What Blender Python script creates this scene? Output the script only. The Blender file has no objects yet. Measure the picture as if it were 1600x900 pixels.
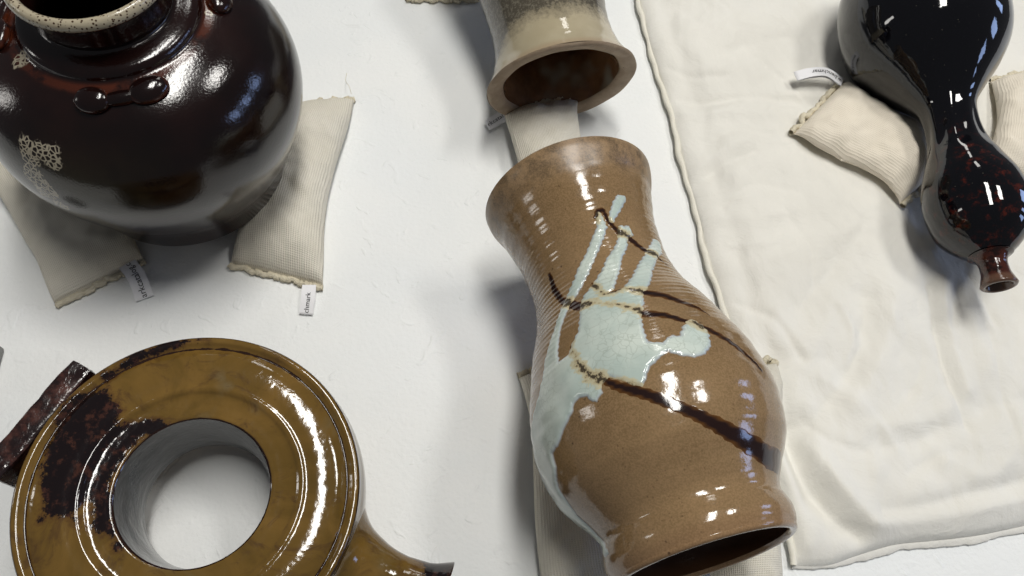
import bpy, math, random
import numpy as np
from mathutils import Matrix, Vector, noise as mnoise
random.seed(3); np.random.seed(3)

# ------------------------------------------------------------------ camera
H = 0.62; FPX = 1204.0
def _cam_axes(nx, ny):
    nc = np.array([(nx-800)/FPX, (450-ny)/FPX, 1.0]); nc /= np.linalg.norm(nc)
    x = np.array([1, 0, 0.]); x = x-nc*(x@nc); x /= np.linalg.norm(x)
    cv = lambda v: np.array([v[0], v[1], -v[2]])
    zb, xb = cv(-nc), cv(x); yb = np.cross(zb, xb)
    M = np.stack([xb, yb, zb])
    return M[:, 0], M[:, 1], -M[:, 2]
CR, CU, CF = _cam_axes(715, 1055)
CAM = np.array([0, 0, H])
def ray(px, py):
    d = CF*FPX+CR*(px-800)+CU*(450-py); return d/np.linalg.norm(d)
def at(px, py, z=0.0):
    d = ray(px, py); return CAM+d*((z-H)/d[2])
sc = bpy.context.scene
col = sc.collection
cd = bpy.data.cameras.new('camera'); cam = bpy.data.objects.new('camera', cd); col.objects.link(cam)
m = Matrix.Identity(4)
for i in range(3):
    m[i][0], m[i][1], m[i][2] = CR[i], CU[i], -CF[i]
m[0][3], m[1][3], m[2][3] = CAM
cam.matrix_world = m
cd.lens = FPX/1600*36; cd.sensor_width = 36; cd.clip_start = 0.02; cd.clip_end = 60
sc.camera = cam
# ------------------------------------------------------------------ light (a room with ceiling panels and windows)
w = bpy.data.worlds.new('World'); sc.world = w; w.use_nodes = True
w.node_tree.nodes['Background'].inputs[0].default_value = (0.9, 0.93, 1.0, 1)
w.node_tree.nodes['Background'].inputs[1].default_value = 0.10
sc.view_settings.view_transform = 'Standard'; sc.view_settings.look = 'None'
sc.view_settings.exposure = 0.0; sc.view_settings.gamma = 1
def panel(name, loc, target, sx, sy, rad, color):
    l = bpy.data.lights.new(name, 'AREA'); l.shape = 'RECTANGLE'; l.size = sx; l.size_y = sy
    l.energy = rad*math.pi*sx*sy; l.color = color
    o = bpy.data.objects.new(name, l); col.objects.link(o)
    o.location = loc
    o.rotation_euler = (Vector(loc)-Vector(target)).to_track_quat('Z', 'Y').to_euler()
    return o
WARM = (1.0, 0.975, 0.925); DAY = (0.42, 0.58, 1.0)
for (x, y, r, k) in ((0.20, 0.62, 32, 1), (0.25, 3.0, 9, 1), (0.3, 5.4, 8, 1), (1.15, 0.75, 30, .45)):
    panel('ceiling_panel', (x, y, 2.25), (x, y, 0), 0.30, 1.15*k, r, WARM)
for y in (-0.9, 0.25, 1.5):
    panel('window_light', (4.6, y, 1.45), (0, y, 0.25), 0.5, 0.9, 7, DAY)
panel('window_light', (-4.6, 0.5, 1.55), (0, 0.5, 0.2), 0.35, 1.1, 9, (1.0, 0.97, 0.92))

# ------------------------------------------------------------------ helpers
def link(o, parent=None):
    col.objects.link(o)
    if parent is not None: o.parent = parent
    return o
def tag(o, label=None, cat=None, group=None, kind=None):
    for k, v in (('label', label), ('category', cat), ('group', group), ('kind', kind)):
        if v: o[k] = v
    return o
def empty(name, loc, label, cat, group=None):
    o = bpy.data.objects.new(name, None); o.location = tuple(loc); o.empty_display_size = 0.02
    link(o); return tag(o, label, cat, group)
def mesh(name, V, Fc, mat, parent=None, origin=None, uv=None, attrs=None, smooth=True):
    V = np.asarray(V, float); Fc = np.asarray(Fc, int)
    if parent is not None: V = V-np.array(parent.location)
    elif origin is not None: V = V-np.asarray(origin)
    me = bpy.data.meshes.new(name); n = Fc.shape[1]
    me.vertices.add(len(V)); me.vertices.foreach_set('co', V.ravel().astype('f'))
    me.loops.add(Fc.size); me.loops.foreach_set('vertex_index', Fc.ravel().astype('i'))
    me.polygons.add(len(Fc)); me.polygons.foreach_set('loop_start', (np.arange(len(Fc))*n).astype('i'))
    me.polygons.foreach_set('loop_total', np.full(len(Fc), n, 'i'))
    me.polygons.foreach_set('use_smooth', np.full(len(Fc), smooth))
    if uv is not None:
        l = me.uv_layers.new(name='UVMap'); l.data.foreach_set('uv', np.asarray(uv)[Fc.ravel()].ravel().astype('f'))
    for k, a in (attrs or {}).items():
        at_ = me.attributes.new(k, 'FLOAT', 'POINT'); at_.data.foreach_set('value', np.asarray(a, 'f').ravel())
    me.update(); me.validate()
    me.materials.append(mat)
    o = bpy.data.objects.new(name, me)
    if parent is None and origin is not None: o.location = tuple(origin)
    return link(o, parent)
def gridfaces(n, m, wrap=False, flip=False):
    i = np.arange(n-1)[:, None]; j = np.arange(m if wrap else m-1)[None]
    j2 = (j+1) % m
    f = np.stack([i*m+j, i*m+j2, (i+1)*m+j2, (i+1)*m+j], -1).reshape(-1, 4)
    return f[:, ::-1] if flip else f
def catmull(u, us, rs):
    us = np.asarray(us, float); rs = np.asarray(rs, float)
    d = np.diff(rs)/np.diff(us); mm = np.gradient(rs, us)
    i = np.clip(np.searchsorted(us, u)-1, 0, len(us)-2); h = us[i+1]-us[i]; t = (u-us[i])/h
    return (2*t**3-3*t**2+1)*rs[i]+(t**3-2*t**2+t)*h*mm[i]+(-2*t**3+3*t**2)*rs[i+1]+(t**3-t**2)*h*mm[i+1]
def fbm(P, sc_, oct=3):
    out = np.empty(len(P))
    for i, p in enumerate(P):
        out[i] = mnoise.fractal(Vector(p)*sc_, 0.6, 2.0, oct)
    return out

class Rev:
    """a body turned on an axis from A to B; us (0..1) and rs (m) give the outer profile"""
    def __init__(s, A, B, us, rs):
        s.A = np.asarray(A, float); D = np.asarray(B, float)-s.A; s.L = np.linalg.norm(D); s.D = D/s.L
        e1 = np.cross(s.D, [0, 0, 1.]); e1 = np.array([1., 0, 0]) if np.linalg.norm(e1) < 1e-6 else e1
        s.e1 = e1/np.linalg.norm(e1); s.e2 = np.cross(s.e1, s.D); s.us = us; s.rs = rs
    def rad(s, u): return catmull(np.clip(u, 0, 1), s.us, s.rs)
    def pts(s, x, r, th):      # x along the axis in m
        x = np.asarray(x)[..., None]; r = np.asarray(r)[..., None]; th = np.asarray(th)[..., None]
        return s.A+x*s.D+r*(np.cos(th)*s.e1+np.sin(th)*s.e2)
    def inside(s, P, pad=0.0):
        q = P-s.A; x = q@s.D; r = np.linalg.norm(q-np.outer(x, s.D), axis=1)
        return (x > -0.002) & (x < s.L+0.002) & (r < s.rad(x/s.L)+pad)
    def cast(s, px, py):       # where the line of sight meets the body: x along axis, theta
        d = ray(px, py); t = np.linspace(.12, 1.1, 5000); P = CAM+t[:, None]*d
        ins = s.inside(P)
        if not ins.any(): return None
        p = P[np.argmax(ins)]; q = p-s.A
        return q@s.D, math.atan2(q@s.e2, q@s.e1)
def turn(name, rv, prof, nth, mat, parent, th0=0.0, disp=None, attrs=None, flip=False):
    """prof: (n,2) of x (m along axis), r"""
    prof = np.asarray(prof, float); n = len(prof)
    th = th0+np.linspace(0, 2*math.pi, nth, endpoint=False)
    X = np.repeat(prof[:, 0][:, None], nth, 1); Rr = np.repeat(prof[:, 1][:, None], nth, 1); T = np.repeat(th[None], n, 0)
    if disp is not None: Rr = Rr+disp(X, T, Rr)
    V = rv.pts(X, Rr, T).reshape(-1, 3)
    s_ = np.r_[0, np.cumsum(np.hypot(*np.diff(prof, axis=0).T))]
    uv = np.stack([T/(2*math.pi), np.repeat(s_[:, None], nth, 1)], -1).reshape(-1, 2)
    A_ = {k: f(X, T).ravel() for k, f in (attrs or {}).items()}
    A_['along'] = (X/rv.L).ravel()
    return mesh(name, V, gridfaces(n, nth, True, flip), mat, parent, uv=uv, attrs=A_)
def outer(rv, n, u0=0., u1=1.):
    u = np.linspace(u0, u1, n); return np.stack([u*rv.L, rv.rad(u)], 1)
def seg_dist(P, pts):
    pts = np.asarray(pts, float); a = pts[:-1]; b = pts[1:]; best = np.full(len(P), 1e9); arg = np.zeros(len(P))
    for k in range(len(a)):
        d = b[k]-a[k]; t = np.clip(((P-a[k])@d)/max(d@d, 1e-12), 0, 1)
        q = np.linalg.norm(P-a[k]-t[:, None]*d, axis=1); w_ = q < best
        best[w_] = q[w_]; arg[w_] = k+t[w_]
    return best, arg
def in_poly(P, poly):
    poly = np.asarray(poly); c = np.zeros(len(P), bool); j = len(poly)-1
    for i in range(len(poly)):
        a, b = poly[i], poly[j]
        if a[1] != b[1]:
            c ^= ((a[1] > P[:, 1]) != (b[1] > P[:, 1])) & (P[:, 0] < (b[0]-a[0])*(P[:, 1]-a[1])/(b[1]-a[1])+a[0])
        j = i
    return c
def sdf_poly(P, poly):
    d, _ = seg_dist(P, list(poly)+[poly[0]])
    return np.where(in_poly(P, poly), d, -d)     # positive inside
def tube(name, path, r, mat, parent, n=8, wob=0.0, taper=None):
    path = np.asarray(path, float); k = len(path); T = np.gradient(path, axis=0); T /= np.linalg.norm(T, axis=1)[:, None]
    up = np.array([0, 0, 1.]); s_ = np.cross(T, up); s_ /= np.linalg.norm(s_, axis=1)[:, None]+1e-9; u_ = np.cross(s_, T)
    th = np.linspace(0, 2*math.pi, n, endpoint=False); rr = np.full(k, r)*(1+wob*np.random.randn(k)) if taper is None else r*taper
    V = path[:, None]+rr[:, None, None]*(np.cos(th)[None, :, None]*s_[:, None]+np.sin(th)[None, :, None]*u_[:, None])
    if wob: V += np.random.randn(*V.shape)*r*wob*.6
    V = V.reshape(-1, 3); s2 = np.r_[0, np.cumsum(np.linalg.norm(np.diff(path, axis=0), axis=1))]
    uv = np.stack([np.tile(th/6.2832*.02, k), np.repeat(s2, n)], 1)
    return mesh(name, V, gridfaces(k, n, True), mat, parent, uv=uv)
def resample(path, n):
    path = np.asarray(path, float); s_ = np.r_[0, np.cumsum(np.linalg.norm(np.diff(path, axis=0), axis=1))]
    t = np.linspace(0, s_[-1], n)
    return np.stack([catmull(t, s_, path[:, i]) for i in range(path.shape[1])], 1)

# ------------------------------------------------------------------ material nodes
class Mat:
    def __init__(s, name, rough=.5, spec=.5):
        s.m = bpy.data.materials.new(name); s.m.use_nodes = True; s.nt = s.m.node_tree; s.N = s.nt.nodes
        s.p = s.N['Principled BSDF']; s.p.inputs['Roughness'].default_value = rough
        s.p.inputs['Specular IOR Level'].default_value = spec
        s.co = s.N.new('ShaderNodeTexCoord')
    def L(s, a, b): s.nt.links.new(a, b)
    def set(s, inp, v):
        if hasattr(v, 'is_linked') or isinstance(v, bpy.types.NodeSocket): s.L(v, inp)
        elif isinstance(v, (tuple, list)) and len(v) == 3 and inp.type == 'RGBA': inp.default_value = (*v, 1)
        else: inp.default_value = v
    def noise(s, scale, detail=4, rough=.55, vec=None, dist=0, out=0):
        n = s.N.new('ShaderNodeTexNoise'); n.inputs['Scale'].default_value = scale; n.inputs['Detail'].default_value = detail
        n.inputs['Roughness'].default_value = rough; n.inputs['Distortion'].default_value = dist
        s.L(vec if vec is not None else s.co.outputs['Object'], n.inputs['Vector']); return n.outputs[out]
    def vor(s, scale, feat='F1', vec=None, rand=1):
        n = s.N.new('ShaderNodeTexVoronoi'); n.feature = feat; n.inputs['Scale'].default_value = scale
        n.inputs['Randomness'].default_value = rand
        s.L(vec if vec is not None else s.co.outputs['Object'], n.inputs['Vector']); return n.outputs['Distance']
    def attr(s, name):
        n = s.N.new('ShaderNodeAttribute'); n.attribute_name = name; return n.outputs['Fac']
    def math(s, op, a, b=0., c=0.):
        n = s.N.new('ShaderNodeMath'); n.operation = op
        s.set(n.inputs[0], a); s.set(n.inputs[1], b)
        if len(n.inputs) > 2: s.set(n.inputs[2], c)
        return n.outputs[0]
    def ramp(s, v, lo, hi, a=0., b=1.):
        n = s.N.new('ShaderNodeMapRange'); n.interpolation_type = 'SMOOTHSTEP'; s.set(n.inputs[0], v)
        for i, q in enumerate((lo, hi, a, b)): n.inputs[i+1].default_value = q
        return n.outputs[0]
    def mix(s, f, a, b, mode='MIX'):
        n = s.N.new('ShaderNodeMix'); n.data_type = 'RGBA'; n.blend_type = mode
        s.set(n.inputs[0], f); s.set(n.inputs[6], a); s.set(n.inputs[7], b); return n.outputs[2]
    def scalevec(s, x, y, z, vec=None):
        n = s.N.new('ShaderNodeMapping'); n.inputs['Scale'].default_value = (x, y, z)
        s.L(vec if vec is not None else s.co.outputs['Object'], n.inputs['Vector']); return n.outputs[0]
    def sep(s, vec):
        n = s.N.new('ShaderNodeSeparateXYZ'); s.L(vec, n.inputs[0]); return n.outputs
    def bump(s, h, dist, strength=1., prev=None):
        n = s.N.new('ShaderNodeBump'); n.inputs['Distance'].default_value = dist; n.inputs['Strength'].default_value = strength
        s.set(n.inputs['Height'], h)
        if prev is not None: s.L(prev, n.inputs['Normal'])
        return n.outputs[0]
    def done(s, color, normal=None, rough=None):
        s.set(s.p.inputs['Base Color'], color)
        if normal is not None: s.L(normal, s.p.inputs['Normal'])
        if rough is not None: s.set(s.p.inputs['Roughness'], rough)
        return s.m

# table sheet: white closed-cell foam
t = Mat('white_foam_sheet', .62, .35)
n1 = t.noise(260, 3); n2 = t.noise(60, 5, .6); n3 = t.vor(120)
big = t.noise(7, 3)
c = t.mix(t.ramp(big, .35, .7), (.80, .82, .82), (.84, .85, .84))
speck = t.math('MULTIPLY', t.ramp(t.vor(60), .035, .02), t.ramp(t.noise(18), .62, .68))
c = t.mix(t.math('MULTIPLY', speck, .6), c, (.35, .34, .3))
sc1 = t.math('MULTIPLY', t.ramp(t.math('ABSOLUTE', t.math('SUBTRACT', t.noise(16, 4, .6, dist=2), .5)), .012, .002), t.ramp(t.noise(9, 2), .58, .7))
c = t.mix(t.math('MULTIPLY', sc1, .25), c, (.55, .55, .53))
nb = t.bump(t.math('ADD', t.math('MULTIPLY', n1, .8), n2), .0012, .48)
nb = t.bump(t.ramp(t.noise(38, 2, .5, dist=1.5), .60, .72), .0007, .6, nb)
M_TABLE = t.done(c, nb)

# muslin pad
t = Mat('muslin', .8, .2)
uv = t.sep(t.co.outputs['UV'])
wv = t.math('ADD', t.math('SINE', t.math('MULTIPLY', uv[0], 5200)), t.math('SINE', t.math('MULTIPLY', uv[1], 5200)))
c = t.mix(t.ramp(t.noise(9, 4), .3, .7), (.74, .725, .67), (.79, .775, .72))
speck = t.math('MULTIPLY', t.ramp(t.vor(70), .05, .03), t.ramp(t.noise(25), .6, .66))
c = t.mix(t.math('MULTIPLY', speck, .5), c, (.33, .28, .2))
nb = t.bump(t.noise(1500, 2), .0002, .35)
nb = t.bump(t.noise(22, 5, .55, dist=.8), .006, .5, nb)
nb = t.bump(t.noise(420, 4, .7), .0006, .5, nb)
M_MUSLIN = t.done(c, nb)
t = Mat('muslin_seam', .8, .2)
M_SEAM = t.done(t.mix(t.noise(60), (.74, .71, .61), (.81, .79, .71)), t.bump(t.noise(400), .0008, .8))

# knitted sleeve cloth (wales along the bag)
def knit(name, c1, c2, wale=.0016, st=.62):
    t = Mat(name, .85, .15); uv = t.sep(t.co.outputs['UV'])
    wob = t.math('MULTIPLY', t.math('SUBTRACT', t.noise(40, 3), .5), .0012)
    a = t.math('ABSOLUTE', t.math('SINE', t.math('MULTIPLY', t.math('ADD', uv[0], wob), math.pi/wale)))
    b = t.math('ABSOLUTE', t.math('SINE', t.math('MULTIPLY', t.math('ADD', uv[1], t.math('MULTIPLY', a, .0006)), math.pi/.0015)))
    h = t.math('ADD', t.math('POWER', a, .6), t.math('MULTIPLY', b, .45))
    gap = t.math('MULTIPLY', t.ramp(a, .38, .08), t.ramp(b, .75, .2))
    gap = t.math('MULTIPLY', gap, t.ramp(t.noise(70, 3), .30, .52))
    c = t.mix(t.noise(30, 4), c1, c2)
    c = t.mix(t.math('MULTIPLY', gap, .75), c, (.24, .19, .12))
    nb = t.bump(h, .0010, st); nb = t.bump(t.noise(55, 4), .003, .45, nb)
    return t.done(c, nb)
M_KNIT = knit('cotton_knit', (.70, .66, .555), (.79, .755, .66))
M_KNIT2 = knit('cotton_knit_ribbed', (.76, .69, .57), (.85, .79, .68), .0021, .38)
t = Mat('raw_hem', .9, .1)
M_HEM = t.done(t.mix(t.noise(300), (.68, .61, .45), (.86, .80, .64)), t.bump(t.noise(900, 3), .002, 1))
t = Mat('tag_ribbon', .6, .3)
M_TAG = t.done((.82, .82, .84), t.bump(t.noise(700), .0003, .5))
t = Mat('black_print', .6, .2); M_INK = t.done((.015, .014, .016))

# brown stoneware
t = Mat('brown_stoneware_glaze', .12, .55)
al = t.attr('along')
base = t.mix(t.ramp(t.noise(22, 4), .3, .7), (.168, .107, .049), (.228, .149, .073))
neck = t.mix(t.ramp(t.noise(85, 6, .72), .36, .62), (.10, .068, .036), (.25, .165, .085))
nmix = t.ramp(t.math('ADD', al, t.math('MULTIPLY', t.noise(18, 4), .16)), .115, .20, 1, 0)
bandn = t.noise(1, 3, .6, vec=t.scalevec(0, 260, 0, t.co.outputs['UV']))
base = t.mix(t.ramp(bandn, .5, .72, 0, .30), base, (.135, .080, .038))
c = t.mix(nmix, base, neck)
rimc = t.ramp(al, .955, 1.0)
c = t.mix(t.math('MULTIPLY', rimc, .35), c, (.30, .17, .09))
sp = t.ramp(t.vor(420), .12, .30, 1, 0); sp = t.math('MULTIPLY', sp, t.ramp(t.noise(130), .5, .62))
c = t.mix(t.math('MULTIPLY', sp, .55), c, (.06, .03, .015))
sp2 = t.math('MULTIPLY', t.ramp(t.vor(110), .13, .06), t.ramp(t.noise(30), .50, .60)); c = t.mix(t.math('MULTIPLY', sp2, .8), c, (.035, .018, .01))
fine = t.noise(900, 2); c = t.mix(t.math('MULTIPLY', t.ramp(fine, .35, .65), .35), c, (.38, .24, .13), 'MIX')
rg = t.math('ADD', t.math('MULTIPLY', nmix, .25), .11)
nb = t.bump(t.noise(330, 3), .0005, .16); nb = t.bump(t.noise(45, 3), .002, .2, nb)
M_STONE = t.done(c, nb, rg)
t = Mat('stoneware_inside', .35, .4)
M_STONE_IN = t.done(t.mix(t.noise(40, 4), (.045, .02, .009), (.09, .042, .02)), t.bump(t.noise(90), .001, .5))
t = Mat('iron_brush_glaze', .10, .5)
d = t.attr('dark')
c = t.mix(t.ramp(t.math('ADD', d, t.math('MULTIPLY', t.noise(110, 4), 3.2)), 1.3, 4.2), (.10, .042, .010), (.016, .007, .006))
c = t.mix(t.ramp(t.noise(26, 2), .57, .66), c, (.03, .012, .008))
M_IRON = t.done(c, t.bump(t.noise(300), .0004, .15))
t = Mat('pale_blue_poured_glaze', .13, .5)
d = t.attr('fringe'); e = t.attr('pale')
c = t.mix(t.ramp(t.noise(24, 4), .35, .7), (.42, .50, .46), (.58, .64, .58))
wv2 = t.N.new('ShaderNodeVectorMath'); wv2.operation = 'MULTIPLY_ADD'; t.L(t.noise(70, 3, out=1), wv2.inputs[0]); wv2.inputs[1].default_value = (.012,)*3; t.L(t.co.outputs['Object'], wv2.inputs[2])
cr = t.math('MULTIPLY', t.ramp(t.vor(190, 'DISTANCE_TO_EDGE', wv2.outputs[0]), .0, .07, 1, 0), t.ramp(t.noise(50, 3), .35, .6))
c = t.mix(t.math('MULTIPLY', cr, .40), c, (.27, .31, .26))
c = t.mix(t.ramp(e, 3.0, 0.2, 0, .55), c, (.36, .40, .46))
c = t.mix(t.ramp(e, .9, .1, 0, .8), c, (.22, .17, .14))
f1 = t.math('ADD', d, t.math('MULTIPLY', t.math('SUBTRACT', t.noise(110, 5, .75), .5), 16))
c = t.mix(t.ramp(f1, 6.2, 4.6, 0, .85), c, (.50, .45, .29))
c = t.mix(t.ramp(f1, 4.2, 2.4, 0, .5), c, (.34, .24, .11))
c = t.mix(t.ramp(t.math('ADD', f1, t.math('MULTIPLY', t.noise(520, 2), 5)), 5.4, 3.6, 0, .92), c, (.03, .022, .015))
M_PALE = t.done(c, t.bump(t.noise(60, 3), .0010, .25))

# amber and black ring flask
t = Mat('amber_tenmoku_glaze', .09, .6)
rr = t.attr('ring'); bl = t.attr('black')
c = t.mix(t.ramp(t.noise(16, 5, .6, dist=1), .3, .7), (.102, .060, .012), (.178, .101, .024))
c = t.mix(t.ramp(t.noise(12, 4, .5, dist=2), .60, .78, 0, .7), c, (.15, .115, .06))
k1 = t.math('ADD', bl, t.math('MULTIPLY', t.math('SUBTRACT', t.noise(48, 6, .75), .5), 56))
blk = t.mix(t.ramp(t.noise(150, 4, .7), .50, .70), (.008, .0045, .005), (.055, .021, .014))
c = t.mix(t.ramp(t.noise(26, 5, .7, dist=2.5), .52, .70, 0, .75), c, (.070, .036, .014))
c = t.mix(t.ramp(k1, -9, 0, 0, .6), c, (.07, .03, .012))
c = t.mix(t.ramp(k1, -1.5, 1.5), c, blk)
edge = t.math('ADD', rr, t.math('MULTIPLY', t.math('SUBTRACT', t.noise(120, 4, .7), .5), 1.2))
c = t.mix(t.ramp(edge, .45, .62), c, (.022, .009, .006))
sp = t.math('MULTIPLY', t.ramp(t.vor(130), .11, .05), t.ramp(t.noise(40), .55, .62)); c = t.mix(t.math('MULTIPLY', sp, .8), c, (.03, .012, .008))
nb = t.bump(t.noise(420, 3), .0004, .13); nb = t.bump(t.noise(40, 3), .003, .25, nb)
nb = t.bump(t.math('MULTIPLY', t.ramp(k1, -1.5, 3), t.noise(160, 3)), .0008, .10, nb)
M_AMBER = t.done(c, nb)
t = Mat('blue_black_hole_glaze', .16, .25)
c = t.mix(t.ramp(t.noise(14, 5, .6, dist=2, vec=t.scalevec(1, 1, .4)), .35, .7), (.009, .010, .013), (.055, .062, .070))
c = t.mix(t.ramp(t.noise(9, 3), .5, .62, 0, .6), c, (.035, .018, .009))
M_HOLE = t.done(c, t.bump(t.noise(60, 3), .003, .35))
t = Mat('dark_metallic_glaze', .16, .7)
c = t.mix(t.ramp(t.noise(70, 5, .7), .42, .68), (.014, .007, .007), (.085, .032, .024))
M_DARKFOOT = t.done(c, t.bump(t.noise(55, 4, .6), .004, .6), t.ramp(t.noise(60, 3), .4, .6, .10, .3))

# black-brown glazes
t = Mat('black_brown_jar_glaze', .07, .6)
spk = t.attr('speckle'); grn = t.attr('green')
c = t.mix(t.ramp(t.noise(9, 4), .35, .68), (.0040, .0017, .0016), (.014, .0042, .0034))
rid = t.attr('red'); c = t.mix(t.math('MULTIPLY', rid, t.ramp(t.noise(90, 3), .3, .55)), c, (.13, .028, .010))
c = t.mix(t.math('MULTIPLY', grn, t.ramp(t.noise(22, 4), .3, .6)), c, (.030, .024, .010))
hv = t.vor(300, 'DISTANCE_TO_EDGE'); hc = t.ramp(hv, .17, .09)
mk = t.math('MULTIPLY', t.ramp(t.math('ADD', spk, t.math('MULTIPLY', t.math('SUBTRACT', t.noise(70, 4), .5), 1.7)), .42, .58), hc)
c = t.mix(mk, c, (.36, .32, .24))
rgh = t.ramp(t.noise(14, 3), .35, .7, .10, .19)
nb = t.bump(t.noise(500, 3), .0004, .3); nb = t.bump(t.noise(20, 2), .003, .10, nb)
M_JAR = t.done(c, nb, rgh)
t = Mat('speckled_cream_lip', .15, .5)
c = t.mix(t.ramp(t.vor(430), .38, .22), (.40, .35, .25), (.05, .025, .012))
c = t.mix(t.ramp(t.attr('lipedge'), .55, .8), c, (.10, .03, .014))
M_LIP = t.done(c, t.bump(t.noise(300), .0006, .5))
t = Mat('gloss_black_gourd_glaze', .045, .6)
lo = t.ramp(t.math('ADD', t.attr('along'), t.math('MULTIPLY', t.math('SUBTRACT', t.noise(20, 3), .5), .2)), .55, .72)
red = t.ramp(t.noise(120, 4, .7), .52, .70)
c = t.mix(t.math('MULTIPLY', lo, red), (.0022, .0022, .0035), (.055, .008, .004))
dust = t.math('MULTIPLY', t.ramp(t.vor(200), .12, .06), t.ramp(t.noise(60), .50, .56)); c = t.mix(t.math('MULTIPLY', dust, .22), c, (.22, .20, .15))
M_GOURD = t.done(c, t.bump(t.noise(45, 3), .0022, .12))
t = Mat('brown_spout_glaze', .10, .6)
c = t.mix(t.ramp(t.noise(120, 3), .4, .6), (.010, .004, .003), (.050, .013, .008)); c = t.mix(t.ramp(t.attr('along'), .978, .99, 0, .7), c, (.13, .07, .045))
M_SPOUT = t.done(c, t.bump(t.noise(300), .0005, .5))

# cream vase with dark ash-flecked glaze towards the far end
t = Mat('cream_and_iron_glaze', .08, .55)
al = t.attr('along')
c = t.mix(t.ramp(t.noise(20, 4), .3, .7), (.36, .31, .205), (.44, .385, .27))
e = t.math('ADD', al, t.math('MULTIPLY', t.math('SUBTRACT', t.noise(45, 6, .75), .5), .20))
e = t.math('ADD', e, t.math('MULTIPLY', t.math('SUBTRACT', t.noise(260, 4, .8), .5), .11))
e = t.math('ADD', e, t.attr('side'))
fl = t.mix(t.ramp(t.noise(330, 4, .75), .47, .60), (.012, .012, .012), (.16, .15, .12))
c = t.mix(t.ramp(e, .800, .745), c, fl)
c = t.mix(t.ramp(e, .85, .79, 0, .5), c, (.14, .12, .085))
c = t.mix(t.ramp(al, .955, .995, 0, .6), c, (.33, .24, .15))
M_CREAM = t.done(c, t.bump(t.noise(200, 3), .0005, .3))
t = Mat('bare_clay_rim', .6, .3)
c = t.mix(t.ramp(t.noise(70, 5, .65), .35, .65), (.27, .20, .135), (.35, .27, .19))
sp = t.math('MULTIPLY', t.ramp(t.vor(200), .16, .08), t.ramp(t.noise(60), .55, .62)); c = t.mix(sp, c, (.05, .025, .015))
M_CLAY = t.done(c, t.bump(t.noise(240, 3), .001, .6))
t = Mat('brown_inside_glaze', .18, .5)
c = t.mix(t.ramp(t.noise(30, 5, .6), .35, .65), (.12, .055, .022), (.22, .115, .055)); c = t.mix(t.ramp(t.noise(12, 3, .5), .58, .68), c, (.33, .32, .26))
M_CREAM_IN = t.done(c, t.bump(t.noise(70), .001, .4))
t = Mat('grey_plastic', .5, .4); M_GREY = t.done(t.mix(t.noise(40), (.20, .20, .19), (.26, .26, .25)), t.bump(t.noise(300), .0004, .4))

# ------------------------------------------------------------------ the table sheet
n = 60
X, Y = np.meshgrid(np.linspace(-1.3, 1.5, n), np.linspace(-.10, 1.5, n))
V = np.stack([X.ravel(), Y.ravel(), np.zeros(n*n)], 1)
tb = mesh('table_top', V, gridfaces(n, n), M_TABLE, origin=(0, 0, 0))
tag(tb, 'white foam-covered table top under all the pots', kind='structure')

# ------------------------------------------------------------------ the bodies
VA, VB = np.array([.07854, .34494, .100]), np.array([.14939, .06567, .1311])
vase = Rev(VA, VB, [0, .03, .07, .13, .2, .28, .36, .45, .54, .63, .72, .8, .87, .905, .928, .938, .965, .985, 1.0],
           [.0688, .0672, .0628, .0578, .0541, .0527, .0552, .0652, .0746, .0815, .0829, .0780, .0662, .0602, .0586, .0596, .0611, .0607, .0588])
gourd = Rev([.43852, .66643, .085], [.44433, .29253, .0702],
            [0, .06, .12, .2, .27, .34, .40, .46, .51, .56, .62, .68, .75, .82, .875, .91, .935, .965, 1.],
            [.030, .055, .0675, .0750, .0760, .0700, .0570, .0390, .0262, .0226, .0240, .0318, .0405, .0413, .0350, .0235, .0125, .0105, .0140])
cream = Rev([.0417, .68847, .1100], [.08109, .49393, .0665], [0, .3, .6, .75, .86, .94, 1.], [.0823, .0680, .0575, .0556, .0585, .0640, .0707])
JX, JY = -.2550, .4117
_jz = [0, .012, .03, .05, .07, .09, .11, .136, .155, .170, .182, .192, .199, .204, .2070, .2100, .2135, .2150, .2160, .222, .235, .248]
_jr = [.060, .0655, .0760, .0880, .0982, .1068, .1140, .1176, .1152, .1098, .1020, .0915, .0800, .0690, .0618, .0592, .0555, .0510, .0477, .0468, .0470, .0480]
jar = Rev([JX, JY, 0.002], [JX, JY, .250], [z/.248 for z in _jz], _jr)

# ------------------------------------------------------------------ muslin pad
LE = [(960, -260), (975, -120), (990, -20), (1000, 20), (1013, 75), (1031, 130), (1045, 180), (1060, 240), (1076, 300), (1090, 350), (1106, 420), (1122, 470), (1150, 560), (1190, 700), (1222, 810), (1238, 884)]
BE = [(1238, 884), (1290, 884), (1340, 868), (1400, 851), (1450, 846), (1520, 838), (1600, 822), (1720, 796), (1900, 760), (2100, 725)]
left = resample(np.array([at(*p, .004) for p in LE[::-1]]), 330)
bott = resample(np.array([at(*p, .004) for p in BE]), 300)
NV, NU = len(left), len(bott)
P = left[:, None]+bott[None]-left[0]
uS = np.linalg.norm(bott-bott[0], axis=1)[None]; vS = np.linalg.norm(left-left[0], axis=1)[:, None]
dl = uS+0*vS; db = vS+0*uS
Z = .0175*np.minimum(1, 1-(1-np.minimum(dl/.045, 1))**2)**.5*np.minimum(1, 1-(1-np.minimum(db/.04, 1))**2)**.5
Z += -.0045*np.exp(-((dl-.026)/.012)**2)*np.minimum(1, db/.05)
XY = P[..., :2].reshape(-1, 2)
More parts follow.
